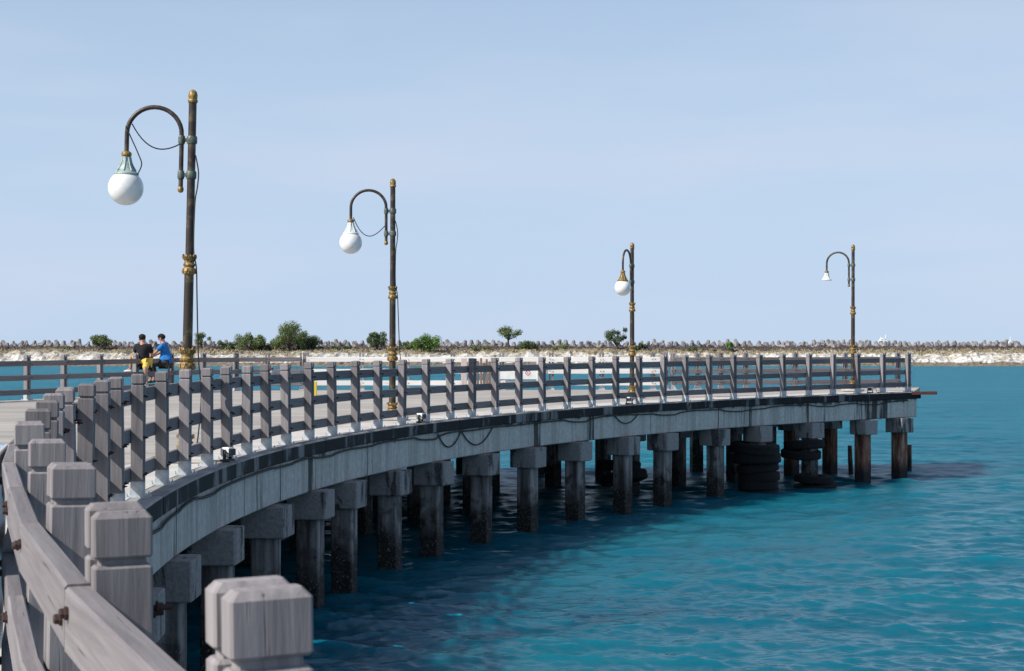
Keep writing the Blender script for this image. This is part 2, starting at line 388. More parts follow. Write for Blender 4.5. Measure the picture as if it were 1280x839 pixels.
# ------------------------------------------------------------------ water
def build_water():
    rad = [0.0]; r = 3.0
    while r < 9000:
        rad.append(r); r *= 1.02 if r < 11 else 1 + min(.12, .0020 * (1 + (r / 62) ** 1.6))
    rad = np.array(rad)
    a = np.concatenate([np.arange(-180, -30, 6.0), np.arange(-30, -20, .5), np.arange(-20, 20, .058), np.arange(20, 30, .5), np.arange(30, 180, 6.0)])
    a = np.radians(a); nr, na = len(rad), len(a)
    Rr, A = np.meshgrid(rad, a, indexing='ij')
    X = Rr * np.sin(A); Y = Rr * np.cos(A)
    cell = np.maximum(np.gradient(rad)[:, None] * .9, Rr * np.gradient(a)[None, :])
    Z = np.zeros_like(X); DX = np.zeros_like(X); DY = np.zeros_like(X)
    inside = (np.abs(A) < R(20)) & (Rr < 330)
    sel = np.where(inside); x, y, c = X[sel], Y[sel], cell[sel]
    z = np.zeros_like(x); dx = np.zeros_like(x); dy = np.zeros_like(x)
    r2 = np.random.default_rng(3)
    lost = np.zeros_like(x); total = 0.0
    for lam in np.geomspace(.15, 6.0, 130):
        th = r2.normal(-.12, .38); kx, ky = math.sin(th), -math.cos(th); k = 2 * math.pi / lam
        slope = .046 * math.exp(-(math.log(lam / .26) / .80) ** 2) + .032 * math.exp(-(math.log(lam / 1.15) / .55) ** 2) + .007
        amp = slope / k * r2.uniform(.6, 1.4); ph = r2.uniform(0, 6.28)
        f = np.exp(-(c * 1.2 / lam) ** 2); arg = k * (kx * x + ky * y) + ph
        z += amp * f * np.cos(arg); s_ = amp * f * np.sin(arg) * .95
        dx -= kx * s_; dy -= ky * s_
        lost += .5 * slope ** 2 * (1 - f * f); total += .5 * slope ** 2
    # gusts: patches of rougher and calmer water
    gust = .92 + .12 * np.sin(.21 * x + 1.3 + 1.1 * np.sin(.08 * y)) * np.sin(.13 * y + .7 * np.sin(.1 * x)) + .08 * np.sin(.6 * x + .37 * y)
    Z[sel] = z * gust; X[sel] += dx * gust; Y[sel] += dy * gust
    LV = np.full(X.shape, total); LV[Rr < 330] = 0.0; LV[sel] = lost
    LV[(np.abs(A) >= R(20)) & (Rr < 330)] = total
    v = np.stack([X, Y, Z], -1).reshape(-1, 3)
    i, j = np.meshgrid(np.arange(nr - 1), np.arange(na), indexing='ij'); jn = (j + 1) % na
    fc = np.stack([i * na + j, (i + 1) * na + j, (i + 1) * na + jn, i * na + jn], -1).reshape(-1, 4)
    me = bpy.data.meshes.new('water'); me.vertices.add(len(v)); me.vertices.foreach_set('co', v.ravel().astype(np.float32))
    me.loops.add(fc.size); me.loops.foreach_set('vertex_index', fc.ravel()[::1].astype(np.int32))
    me.polygons.add(len(fc)); me.polygons.foreach_set('loop_start', np.arange(0, fc.size, 4, dtype=np.int32))
    me.update(calc_edges=True)
    # waves too fine for the mesh live on as micro roughness
    at_ = me.attributes.new('unresolved_slope', 'FLOAT', 'POINT'); at_.data.foreach_set('value', np.sqrt(LV).ravel().astype(np.float32))
    if me.polygons[len(me.polygons) // 2].normal.z < 0: me.flip_normals()
    me.materials.append(M['water']); me.shade_smooth()
    tag(link('water', me), 'teal blue choppy sea water around the pier', None, None, 'structure')
build_water()

# ------------------------------------------------------------------ pier
pier = thing('pier', 'curved concrete pier with wide deck standing on rows of square piles', 'pier', (0, 0, DECK))
def strip_grid(name, inner, outer, nu, z0, thick, m, parent, label=None):
    mb = MB(); n = len(inner)
    top = []
    for p, q in zip(inner, outer):
        for k in range(nu + 1):
            a = p.lerp(q, k / nu); top.append((a.x, a.y, elev(a.y) + z0 - DECK))
    bot = [(x, y, z - thick) for x, y, z in top]; W = nu + 1; O = len(top); fs = []
    for i in range(n - 1):
        for k in range(nu):
            a = i * W + k; q = (a, a + 1, a + W + 1, a + W); fs.append(q); fs.append(tuple(O + t for t in q[::-1]))
        a = i * W; fs.append((a + W, a + O + W, a + O, a)); a = i * W + nu; fs.append((a, a + O, a + O + W, a + W))
    for k in range(nu):
        fs.append((k, k + O, k + 1 + O, k + 1)); a = (n - 1) * W + k; fs.append((a + 1, a + 1 + O, a + O, a))
    mb.add(top + bot, fs); me = mb.mesh(name, m)
    bm = bmesh.new(); bm.from_mesh(me); bmesh.ops.recalc_face_normals(bm, faces=bm.faces); bm.to_mesh(me); bm.free()
    return link(name, me, parent)
NS = 90
sv = np.linspace(-7.5, S_END, NS); osv = np.interp(np.linspace(0, 1, NS) ** 1.0, [0, .12, .62, 1], [0, .42 * oS[-1], .70 * oS[-1], oS[-1]])
def flat(v): return Vector((v.x, v.y, 0))
EDGE = .24
inner = [flat(off(s, EDGE - .30)) for s in sv]
outer = []
for s in osv:
    x, y, t = oat(s); outer.append(Vector((x - .3 * math.cos(t), y + .3 * math.sin(t), 0)))
strip_grid('deck_slab', inner, outer, 16, 0, .30, M['deck'], pier)
ap_o = [flat(off(s, -1.05)) for s in sv]
strip_grid('apron', inner, ap_o, 2, .006, .02, M['apron'], pier)

def sweep(name, s0, s1, sect, m, parent, step=.5, label=None):   # sect: list of (d, z)
    n = max(2, int((s1 - s0) / step) + 1)
    rings = [[off(s, d, z) - Vector((0, 0, DECK)) for d, z in sect] for s in np.linspace(s0, s1, n)]
    me = MB().stack(rings).mesh(name, m)
    bm = bmesh.new(); bm.from_mesh(me); bmesh.ops.recalc_face_normals(bm, faces=bm.faces); bm.to_mesh(me); bm.free()
    return link(name, me, parent)
# kerb edge cast in lengths, a joint between them
kl = 2.42; s = -7.3
while s < S_END - .5:
    e = min(s + kl, S_END); d0 = random.uniform(-.004, .004)
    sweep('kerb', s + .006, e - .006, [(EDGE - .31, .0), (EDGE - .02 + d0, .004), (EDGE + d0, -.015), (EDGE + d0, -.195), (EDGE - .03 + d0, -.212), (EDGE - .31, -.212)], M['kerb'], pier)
    s = e
# fascia beams, one per two bents
CAP_PX = [209, 270, 333, 389, 430, 487, 541, 602, 660, 718, 779, 829, 894, 947, 1012, 1079, 1124]
def cap_s(px):
    x, y, d = 0, 0, .06
    return s_for_px(px, .06, 5.0)
CS = [cap_s(p) for p in CAP_PX]
stepb = CS[1] - CS[0]
CS = [CS[0] - 2.45 * k for k in (6, 5, 4, 3, 2, 1)] + CS
joints = [-7.3] + [CS[i] + 1.2 for i in range(1, len(CS) - 1, 3)] + [S_END - .12]
joints[-2] = min(joints[-2], joints[-1] - 1.0)
for a, b in zip(joints[:-1], joints[1:]):
    if b - a < .4: continue
    d = random.uniform(-.006, .006)
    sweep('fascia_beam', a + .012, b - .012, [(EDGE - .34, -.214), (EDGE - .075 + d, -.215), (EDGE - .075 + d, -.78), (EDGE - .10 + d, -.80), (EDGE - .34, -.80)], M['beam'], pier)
# caps, piles and cross beams in rows across the deck
def block_mesh(name, wx, wy, z0, z1, m, ch=.025):
    def sec(i): 
        a, b, c = wx / 2 - i, wy / 2 - i, ch
        return [(a, -b + c), (a, b - c), (a - c, b), (-a + c, b), (-a, b - c), (-a, -b + c), (-a + c, -b), (a - c, -b)]
    rings = [[(x, y, z) for x, y in sec(i)] for z, i in ((z0, ch * .7), (z0 + ch * .7, 0), (z1 - ch * .4, 0), (z1, ch * .4))]
    return MB().stack(rings).mesh(name, m)
cap_me = [block_mesh('pile_cap', .66, .58, -1.26, -.803, M['cap'], c) for c in (.02, .03)]
pile_me = block_mesh('pile', .37, .37, -4.0, -1.26, M['pile'], .02)
rpile_me = block_mesh('pile', .38, .38, -4.0, -1.26, M['rust_pile'], .03)
xbeam_me = block_mesh('cross_beam', .32, 1.0, -.74, -.303, M['beam'], .01)
def outer_limit(x, y):
    # is the point inside the deck (nearer than the outer edge)?
    i = int(np.argmin((oX - x) ** 2 + (oY - y) ** 2)); t = oT[i]
    return (x - oX[i]) * math.cos(t) - (y - oY[i]) * math.sin(t) > .2
for bi, s in enumerate(CS):
    x, y, t = at(s); nlast = 0
    for k in range(7):
        d = .06 - 2.9 * k
        if bi < 3 and k > 2: break
        px, py = x + d * math.cos(t), y - d * math.sin(t)
        if k and not outer_limit(px, py): break
        nlast = k; ez = elev(py if k else y) - DECK
        last = bi >= len(CS) - 2
        link('pile_cap', cap_me[(bi + k) % 2], pier, (px + random.uniform(-.02, .02), py, ez), -t + random.uniform(-.03, .03))
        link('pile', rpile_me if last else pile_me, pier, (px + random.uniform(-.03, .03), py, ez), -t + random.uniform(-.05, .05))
    if nlast:
        Lb = 2.9 * nlast; c = -Lb / 2 - .12
        px, py = x + c * math.cos(t), y - c * math.sin(t)
        link('cross_beam', xbeam_me, pier, (px, py, elev(py) - DECK), -t + R(90), (1, Lb, 1))
# second row of edge piles just inside the outer line
for s in np.arange(34, oS[-1] - .5, 2.6):
    x, y, t = oat(s); px, py = x + .35 * math.cos(t), y - .35 * math.sin(t)
    if px > 9.5: continue
    link('pile_cap', cap_me[0], pier, (px, py, elev(py) - DECK), -t); link('pile', pile_me, pier, (px, py, elev(py) - DECK), -t)
# end plank sticking out past the last post
e0 = off(S_END - .4, .12, -.06) - Vector((0, 0, DECK)); t_end = at(S_END)[2]
mb = MB().box(-.14, .14, 0, .86, -.05, .05); link('end_plank', mb.mesh('end_plank', M['wood_red']), pier, e0 + Vector((0, 0, .025)), R(-78))
# black cable sagging along the joint under the kerb
pts = []; s = 8.0; r3 = random.Random(5); z = -.235; tgt = -.25
for i in range(int((S_END - 8.4) / .16)):
    if i % 7 == 0: tgt = -.232 - abs(r3.gauss(0, .05))
    z += (tgt - z) * .35; pts.append(off(s, EDGE - .035, z) - Vector((0, 0, DECK))); s += .16
link('cable', MB().tube(pts, .017, 6).mesh('cable', M['cable']), pier)
for pa, pb, drop in ((536, 566, .30), (566, 606, .34), (760, 790, .22)):
    a, b = s_for_px(pa), s_for_px(pb)
    pts = [off(a + (b - a) * k / 14, EDGE - .045, -.24 - drop * 4 * (k / 14) * (1 - k / 14)) - Vector((0, 0, DECK)) for k in range(15)]
    link('hanging_cable', MB().tube(pts, .014, 6).mesh('hanging_cable', M['cable']), pier)

# ------------------------------------------------------------------ fences
def slab_mesh(m, name='post_slab'):
    wx, wy, c = .0625, .03, .0045
    def sec(i, cc=c):
        a, b = wx - i, wy - i
        return [(a, -b + cc), (a, b - cc), (a - cc, b), (-a + cc, b), (-a, b - cc), (-a, -b + cc), (-a + cc, -b), (a - cc, -b)]
    rows = [(.15, 0), (1.128, 0), (1.134, .006), (1.134, .012), (1.150, .012), (1.150, .004), (1.155, 0), (1.236, 0), (1.25, .012)]
    return MB().stack([[(x, y, z) for x, y in sec(i)] for z, i in rows]).mesh(name, m)
def rail_mesh(m, name='rail'):
    a, b, c = .03, .0725, .007
    sec = [(a, -b + c), (a, b - c), (a - c, b), (-a + c, b), (-a, b - c), (-a, -b + c), (-a + c, -b), (a - c, -b)]
    return MB().stack([[(x, y, z) for x, z in sec] for y in (-.5, .5)][::-1]).mesh(name, m)
shoe = MB().box(-.062, .062, -.082, .082, .014, .165)
shoe.box(-.125, .125, -.11, .11, 0.0, .014)
for sx_ in (-.098, .098):
    for sy_ in (-.085, .085): shoe.lathe([(.016, .014), (.016, .03), (.008, .03), (.008, .05)], 6, (sx_, sy_))
shoe_me = shoe.mesh('post_shoe', M['galv'])
def bolt_mesh():
    mb = MB()
    rot = Matrix.Rotation(R(90), 4, 'Y')
    prof = [(.009, -.142), (.012, -.139), (.012, -.131), (.016, -.130), (.016, -.124), (.007, -.1225), (.007, .064), (.017, .065), (.017, .069), (.012, .070), (.012, .080), (.007, .081), (.007, .098)]
    b2 = MB().lathe(prof, 6); mb.add([(v[2], v[0], v[1]) for v in b2.v], b2.f)
    return mb.mesh('bolt', M['rust'])
bolt_me = bolt_mesh()
RZ = (1.012, .62, .23)
slabs = [slab_mesh(M['wood_post'])]
rail_me = rail_mesh(M['wood_rail']); wrail_me = rail_mesh(M['wood_white'])
def fence(root, P, side, white=lambda i: False, jig=.0, skip_rail=lambda i: False):
    """P: list of (x, y, z, heading) of posts; rails on the -side of the posts"""
    o = root.location
    for i, (x, y, z, t) in enumerate(P):
        L0 = Vector((x, y, z)) - o
        lean = random.uniform(-.018, .018)
        for yy in (-.05, .05):
            p = L0 + Vector((math.sin(t) * yy, math.cos(t) * yy, random.uniform(-.006, .006)))
            a = link('post_slab', slabs[0], root, p, -t + random.uniform(-.012, .012)); a.rotation_euler.y = lean
        link('post_shoe', shoe_me, root, L0, -t)
        for h in RZ:
            for yy in (-.05, .05):
                p = L0 + Vector((math.sin(t) * yy, math.cos(t) * yy, h + random.uniform(-.02, .02)))
                b = link('bolt', bolt_me, root, p, -t + (0 if side > 0 else math.pi))
    for i in range(len(P) - 1):
        if skip_rail(i): continue
        x0, y0, z0, t0 = P[i]; x1, y1, z1, t1 = P[i + 1]
        d = -.094 * side
        a = Vector((x0 + d * math.cos(t0), y0 - d * math.sin(t0), z0)); b = Vector((x1 + d * math.cos(t1), y1 - d * math.sin(t1), z1))
        v = b - a; hd = math.atan2(v.x, v.y); Lr = v.length - .005
        for h in RZ:
            r_ = link('rail', wrail_me if white(i) else rail_me, root, (a + b) / 2 - o + Vector((0, 0, h + random.uniform(-.006, .006))), -hd)
            r_.rotation_euler.x = math.asin(v.z / v.length); r_.scale = (1.0, Lr, 1.12 if white(i) else 1)
fin = thing('inner_fence', 'long curving grey timber railing along the near inner edge of the pier deck', 'fence', (PS and at(PS[3])[0], at(PS[3])[1], DECK))
NUDGE = {3: .012, 4: -.005, 5: -.008, 6: .006, 7: -.008, 8: -.004, 9: .010}
fence(fin, [(off(s, 0).x + NUDGE.get(i, 0), off(s, 0).y, off(s, 0).z, at(s)[2]) for i, s in enumerate(PS)], 1)
OPX = [-104, -58, -12, 34, 80, 125, 170, 214, 254, 295, 334.5, 378, 394, 452, 509, 566, 627, 689, 752, 816, 841, 872, 901, 932, 994, 1056, 1122]
def opost(px):
    s = os_for_px(px); x, y, t = oat(s); return (x, y, elev(y), t)
OP = [opost(p) for p in OPX if p != 394]
iw0 = OPX.index(378); iw1 = OPX.index(841) - 1
fA = thing('outer_fence', 'grey timber railing at far left outer edge of deck where two people sit', 'fence', (OP[4][0], OP[4][1], OP[4][2]))
fence(fA, OP[:iw0 + 1], -1)
fB = thing('white_fence', 'white painted rails on widely spaced posts at the far edge of deck', 'fence', OP[iw0 + 4][:3])
wp = OP[iw0 + 1:iw1]
eA = [opost(383.5)] + wp + [opost(832)]
fence(fB, [(p[0], p[1], p[2], p[3]) for p in eA], -1, lambda i: True)
fC = thing('outer_fence', 'grey timber railing at far right outer edge of deck behind third and fourth lamps', 'fence', OP[iw1][:3])
fence(fC, OP[iw1:], -1)

# ------------------------------------------------------------------ street lamps
def lamp(px, ybase, hgt, arm_az, lean, shade_m, globe, lower_m, label, cable_side=True):
    # base point on the deck
    Y = None
    ys_ = np.linspace(8, 62, 4000); row = np.array([YH + F * (EYE - elev(v)) / v for v in ys_])
    Y = float(ys_[int(np.argmin(abs(row - ybase)))]); X = (px - 640) / F * Y; z = elev(Y)
    root = thing('street_lamp', label, 'lamp', (X, Y, z), arm_az, 'lamps along the pier deck')
    root.rotation_euler = Matrix.Rotation(lean, 3, 'Y').to_euler() if not arm_az else (Matrix.Rotation(lean, 3, 'Y') @ Matrix.Rotation(arm_az, 3, 'Z')).to_euler()
    H = hgt
    pad = block_mesh('base_pad', .62, .62, 0, .07, M['apron'], .02); link('base_pad', pad, root, (0, 0, .012))
    lo = MB().lathe([(.10, .07), (.10, .14), (.078, .17), (.070, .26), (.066, 1.2), (.062, 2.5)], 14)
    link('lower_pole', smooth_by_angle(lo.mesh('lower_pole', lower_m)), root)
    up = MB().lathe([(.056, 2.49), (.053, 3.4), (.052, H - .14)], 14)
    link('upper_pole', smooth_by_angle(up.mesh('upper_pole', M['pole'])), root)
    def collar(name, z0, z1, r, petals=10):
        h = z1 - z0
        mb = MB().lathe([(r * .66, z0), (r * .95, z0 + .06 * h), (r, z0 + .18 * h), (r * .93, z0 + .30 * h), (r * .72, z0 + .38 * h), (r * .78, z0 + .42 * h), (r * .9, z0 + .46 * h), (r * .9, z0 + .54 * h), (r * .76, z0 + .58 * h), (r * .72, z0 + .66 * h), (r * .9, z0 + .82 * h), (r * .98, z0 + .92 * h), (r * .70, z0 + .96 * h)], 20)
        c = link(name, smooth_by_angle(mb.mesh(name, M['gold']), 50), root)
        pm = MB()
        for k in range(petals):
            a = 2 * math.pi * k / petals
            for zb, sg in ((z0 + .78 * h, 1), (z0 + .32 * h, -1)):
                q = Matrix.Translation((math.cos(a) * r * .84, math.sin(a) * r * .84, zb)) @ Matrix.Rotation(a, 4, 'Z')
                sh = MB().stack([[(.012, -.26 * r, 0), (.012, .26 * r, 0), (-.012, .26 * r, 0), (-.012, -.26 * r, 0)],
                                 [(.022, -.2 * r, sg * .14 * h), (.022, .2 * r, sg * .14 * h), (0, .2 * r, sg * .14 * h), (0, -.2 * r, sg * .14 * h)],
                                 [(.016, -.03 * r, sg * .26 * h), (.016, .03 * r, sg * .26 * h), (.006, .03 * r, sg * .26 * h), (.006, -.03 * r, sg * .26 * h)]])
                pm.add([q @ Vector(v) for v in sh.v], sh.f)
        p_ = tag(link('petal_ring', pm.mesh('petal_ring', M['gold']), c), None, None, None, 'stuff'); return c
    collar('gold_collar', 2.46, 2.72, .088)
    collar('gold_collar', 1.20, 1.50, .108)
    collar('base_collar', .16, .36, .115)
    fz = H - .17
    fi = MB().lathe([(.060, fz), (.066, fz + .015), (.066, fz + .035), (.056, fz + .045), (.060, fz + .06), (.062, fz + .10), (.052, fz + .14), (.030, fz + .165), (.008, fz + .175)], 16)
    link('finial', smooth_by_angle(fi.mesh('finial', M['gold']), 50), root)
    # parallel stem, hook and brackets (hook towards local -x)
    sx_ = -.135; zt = H - .62; rr = .36
    pts = [(sx_, 0, H - 1.28), (sx_, 0, zt)]
    for k in range(1, 19):
        a = math.pi * k / 18; pts.append((sx_ - rr + rr * math.cos(a), 0, zt + .03 + rr * .98 * math.sin(a)))
    ex = sx_ - 2 * rr; pts.append((ex, 0, zt - .10)); pts.append((ex, 0, zt - .22))
    link('hook_arm', smooth_by_angle(MB().tube(pts, .030, 10).mesh('hook_arm', M['pole'])), root)
    bl = MB().lathe([(.012, -.045), (.034, -.03), (.042, 0), (.034, .03), (.012, .045)], 12)
    link('arm_ball', smooth_by_angle(bl.mesh('arm_ball', M['gold']), 60), root, (sx_, 0, H - 1.31))
    for zb in (H - .66, H - 1.12):
        mb = MB().lathe([(.064, zb - .05), (.070, zb - .03), (.070, zb + .03), (.064, zb + .05)], 12)
        mb.lathe([(.040, zb - .055), (.046, zb - .03), (.046, zb + .03), (.040, zb + .055)], 12, (sx_, 0))
        mb.box(sx_ + .03, -.05, -.022, .022, zb - .022, zb + .022)
        link('bracket', smooth_by_angle(mb.mesh('bracket', M['clamp'])), root)
    zs = zt - .20
    nk = MB().lathe([(.036, zs - .08), (.066, zs - .065), (.070, zs - .04), (.062, zs - .02), (.034, zs)], 14, (ex, 0))
    link('shade_neck', smooth_by_angle(nk.mesh('shade_neck', M['gold']), 50), root)
    sh = MB().lathe([(.150, zs - .315), (.165, zs - .312), (.162, zs - .295), (.125, zs - .265), (.085, zs - .20), (.062, zs - .13), (.052, zs - .075)], 20, (ex, 0))
    for k in range(8):
        a = 2 * math.pi * k / 8; ca, sa = math.cos(a), math.sin(a)
        sh.tube([(ex + ca * .056, sa * .056, zs - .08), (ex + ca * .068, sa * .068, zs - .14), (ex + ca * .09, sa * .09, zs - .20), (ex + ca * .132, sa * .132, zs - .265)], .009, 5)
    link('lamp_shade', smooth_by_angle(sh.mesh('lamp_shade', shade_m)), root)
    if globe:
        n = 24; rg = .229
        prof = [(max(rg * math.sin(math.pi * k / n), .004), -rg * math.cos(math.pi * k / n)) for k in range(n + 1)]
        prof = [p for p in prof if p[1] < rg * .80]
        link('globe', smooth_by_angle(MB().lathe(prof, 32).mesh('globe', M['globe']), 80), root, (ex, 0, zs - .315 - .17))
        # loose supply wires
        if cable_side:
            a = Vector((ex + .06, 0, zt + .16)); b = Vector((-.09, .04, H - .66))
            if globe == 2: a = Vector((ex + .05, 0, zs + .03)); b = Vector((sx_ - .02, 0, H - .95))
            pts = [a.lerp(b, k / 16) + Vector((0, .02, -(.22 if globe == 1 else .30) * 4 * (k / 16) * (1 - k / 16) * (1.25 - .5 * k / 16))) for k in range(17)]
            link('wire', MB().tube(pts, .009, 6).mesh('wire', M['cable']), root)
            if globe == 1:
                pts = resample([Vector(p) for p in ((ex - .01, -.035, zt + .12), (ex + .06, -.04, zt - .02), (ex + .17, -.05, zt - .25), (ex + .21, -.04, zt - .38), (ex + .15, -.03, zt - .52))], 6)
                link('wire', MB().tube(pts, .009, 6).mesh('wire', M['cable']), root)
    if cable_side:
        pts = resample([Vector(p) for p in ((.055, -.02, H - .86), (.10, -.03, H - 1.08), (.09, -.03, H - 1.28), (.062, -.03, H - 1.5), (.058, -.03, 2.8), (.10, -.03, 2.55), (.115, -.03, 2.2), (.15, -.03, 1.4), (.20, -.03, .9), (.17, -.03, .35), (.13, -.03, .09))], 6)
        link('wire', MB().tube(pts, .010, 6).mesh('wire', M['cable']), root)
    return root
lamp(231.5, 578, 4.89, 0, R(1.15), M['verdigris'], 1, M['pole_worn'], 'largest nearest hooked street lamp with white globe and two loose wires beside the seated people')
lamp(490.5, 525.5, 4.92, 0, R(.1), M['pale_verdigris'], 2, M['pole_worn'], 'second nearest hooked street lamp with white globe under pale shade and one looping wire')
lamp(790, 498, 4.43, R(68), R(.1), M['gold'], 3, M['pole_worn'], 'street lamp with golden shade and white globe, hook turned close against its pole', False)
lamp(1066, 489.5, 4.71, R(-25), R(.2), M['pale_verdigris'], 0, M['pole_worn'], 'street lamp near the pier end whose shade has lost its globe', False)

# ------------------------------------------------------------------ small things on the deck
def floodlight(px, d, rz, label):
    s = s_for_px(px); p = off(s, d, .008)
    root = thing('floodlight', label, 'floodlight', p, rz, 'small floodlights at the deck edge')
    b = MB().box(-.09, .09, -.06, .06, .0, .03).box(-.085, -.065, -.02, .02, .03, .16).box(.065, .085, -.02, .02, .03, .16)
    link('bracket', b.mesh('bracket', M['black_plastic']), root)
    h = MB().stack([[(x * sx_, y * sx_, z) for x, y in ((.075, -.06), (.075, .06), (-.075, .06), (-.075, -.06))] for z, sx_ in ((.07, .82), (.09, 1), (.17, 1), (.185, .9))])
    ho = link('housing', h.mesh('housing', M['white_plastic']), root); 
    link('back_fins', MB().box(-.07, .07, -.085, -.061, .08, .165).mesh('back_fins', M['black_plastic']), ho)
    link('front_glass', MB().box(-.062, .062, .061, .066, .085, .16).mesh('front_glass', M['glass_dark']), ho)
    pts = resample([Vector(v) for v in ((-.06, -.05, .1), (-.16, -.06, .14), (-.2, -.1, .03), (-.28, -.3, .012))], 6)
    link('lead', MB().tube(pts, .009, 6).mesh('lead', M['cable']), root)
floodlight(275, .10, R(70), 'white topped floodlight on black bracket at deck edge below the nearest lamp')
floodlight(521, .08, R(70), 'floodlight with tangled black lead at deck edge beside the second lamp')
floodlight(786, .02, R(160), 'little floodlight with hooked black lead at deck edge below the golden shaded lamp')
floodlight(1086, .05, R(160), 'small white floodlight between the last posts near the pier end')

def on_deck(px, row):
    ys_ = np.linspace(6, 62, 6000); rw = np.array([YH + F * (EYE - elev(v)) / v for v in ys_])
    Y = float(ys_[int(np.argmin(abs(rw - row)))]); return Vector(((px - 640) / F * Y, Y, elev(Y)))
# paper cup on the near rail
s = s_for_px(348); p = off(s, -.12, 1.093)
cup = thing('paper_cup', 'white paper cup with a red band standing on the inner railing', 'cup', p)
link('cup_body', smooth_by_angle(MB().lathe([(.030, 0), (.042, .118), (.044, .12), (.040, .12), (.034, .01)], 16).mesh('cup_body', M['white_plastic'])), cup)
link('red_band', smooth_by_angle(MB().lathe([(.0372, .065), (.0405, .095), (.0395, .095), (.0362, .065)], 16).mesh('red_band', M['red'])), cup)
# yellow marker
p = on_deck(394, 497.5)
ym = thing('marker_post', 'short yellow marker board standing on the deck between two railing posts', 'marker', p)
link('board', block_mesh('board', .10, .06, .05, .47, M['yellow'], .012), ym); link('foot', block_mesh('foot', .22, .22, 0, .05, M['black_plastic'], .012), ym)
# notice board with a red ring emblem
s = os_for_px(647); x, y, t = oat(s); p = Vector((x + .30 * math.cos(t), y - .30 * math.sin(t), elev(y)))
nb = thing('notice_board', 'white notice board with a small red ring emblem fixed to the white railing', 'sign', p, -t + R(90))
W2, = (.62,)
link('panel', MB().box(-W2, W2, -.015, .015, .36, .78).mesh('panel', M['white_plastic']), nb)
for a, b, c, d in ((-W2 - .04, -W2, .30, 1.04), (W2, W2 + .04, .30, 1.04)):
    link('frame_bar', MB().box(a, b, -.03, .03, c, d).mesh('frame_bar', M['wood_white']), nb)
link('frame_bar', MB().box(-W2, W2, -.028, .028, .96, 1.04).mesh('frame_bar', M['wood_white']), nb)
def disc(r0, r1, x, z, y0, y1, n=20):
    mb = MB(); v = []; f = []
    for k in range(n):
        a = 2 * math.pi * k / n; c, s_ = math.cos(a), math.sin(a)
        v += [(x + r0 * c, y0, z + r0 * s_), (x + r1 * c, y0, z + r1 * s_), (x + r0 * c, y1, z + r0 * s_), (x + r1 * c, y1, z + r1 * s_)]
    for k in range(n):
        a, b = 4 * k, 4 * ((k + 1) % n); f += [(a, a + 1, b + 1, b), (b + 2, b + 3, a + 3, a + 2), (a + 1, a + 3, b + 3, b + 1), (b, b + 2, a + 2, a)]
    return mb.add(v, f)
link('emblem_ring', disc(.062, .085, .33, .57, -.021, -.0152).mesh('emblem_ring', M['red']), nb)
link('emblem_mark', MB().add([(.30, -.019, .55), (.36, -.019, .55), (.33, -.019, .60), (.30, -.0152, .55), (.36, -.0152, .55), (.33, -.0152, .60)], [(0, 1, 2), (5, 4, 3), (0, 3, 4, 1), (1, 4, 5, 2), (2, 5, 3, 0)]).mesh('emblem_mark', M['black_plastic']), nb)
# brown boards leaning at the white railing
brd = block_mesh('leaning_board', .068, .03, 0, 1.0, M['wood_brown'], .006)
for k, px in enumerate((597, 601, 604.5, 608, 611.5)):
    s = os_for_px(px); x, y, t = oat(s)
    o = link('leaning_board', brd, None, (x + .34 * math.cos(t), y - .34 * math.sin(t), elev(y)), -t + R(90)); o.rotation_euler.x = R(-5 + 1.5 * ((k * 7) % 3)); o.scale.z = (.97, 1.06, .9, 1.03, .95)[k]
    tag(o, ('leftmost', 'second from left', 'middle', 'second from right', 'rightmost')[k] + ' of the five brown boards leaning upright against the white railing', 'board', 'brown boards leaning on the white railing')
s = os_for_px(580); x, y, t = oat(s)
o = link('pale_board', block_mesh('pale_board', .19, .04, 0, 1.05, M['wood_pink'], .006), None, (x + .33 * math.cos(t), y - .33 * math.sin(t), elev(y)), -t + R(90)); o.rotation_euler.x = R(-5)
tag(o, 'pale pinkish board standing left of the brown boards at the white railing', 'board')
# banner hung on the deck side of the near railing, seen edge on
pA, pB = off(PS[5], -.235), off(PS[8], -.225)
bn = thing('banner', 'white banner with faded red print hung on the deck side of the nearest railing', 'banner', off(PS[6], -.235))
mb = MB(); n = 14; vs = []
BA, BB = PS[6] + .5, PS[8] + .1
for k in range(n + 1):
    s = BA + (BB - BA) * k / n; d = -.205 + .06 * k / n - .006 * math.sin(k * 1.7)
    for zz in (.05, .55, 1.06):
        for dd in (0, -.006):
            vs.append(off(s, d + dd - .02 * (1 - zz), zz) - bn.location)
fs = []
for k in range(n):
    for r_ in (0, 2):
        a = k * 6 + r_; b = a + 6
        fs += [(a, b, b + 2, a + 2), (a + 3, b + 3, b + 1, a + 1)]
    a = k * 6; fs += [(a + 4, a + 10, a + 11, a + 5), (a + 1, a + 7, a + 6, a)]
link('cloth', mb.add(vs, fs).mesh('cloth', M['banner']), bn)
bt = link('batten', MB().tube([off(BA + (BB - BA) * k / 8, -.205 + .06 * k / 8, 1.06) - bn.location for k in range(9)], .012, 6).mesh('batten', M['white_plastic']), bn)
# pale blue painted patch on the deck
p0 = [on_deck(a, b) for a, b in ((-60, 572), (34, 571), (40, 557), (-60, 556))]
mb = MB().add([(q.x, q.y, q.z + .005) for q in p0] + [(q.x, q.y, q.z + .001) for q in p0], [(0, 1, 2, 3), (7, 6, 5, 4), (0, 4, 5, 1), (1, 5, 6, 2), (2, 6, 7, 3), (3, 7, 4, 0)])
tag(link('painted_patch', mb.mesh('painted_patch', M['blue_paint'])), 'pale blue painted patch on the deck at far left', None, None, 'structure')

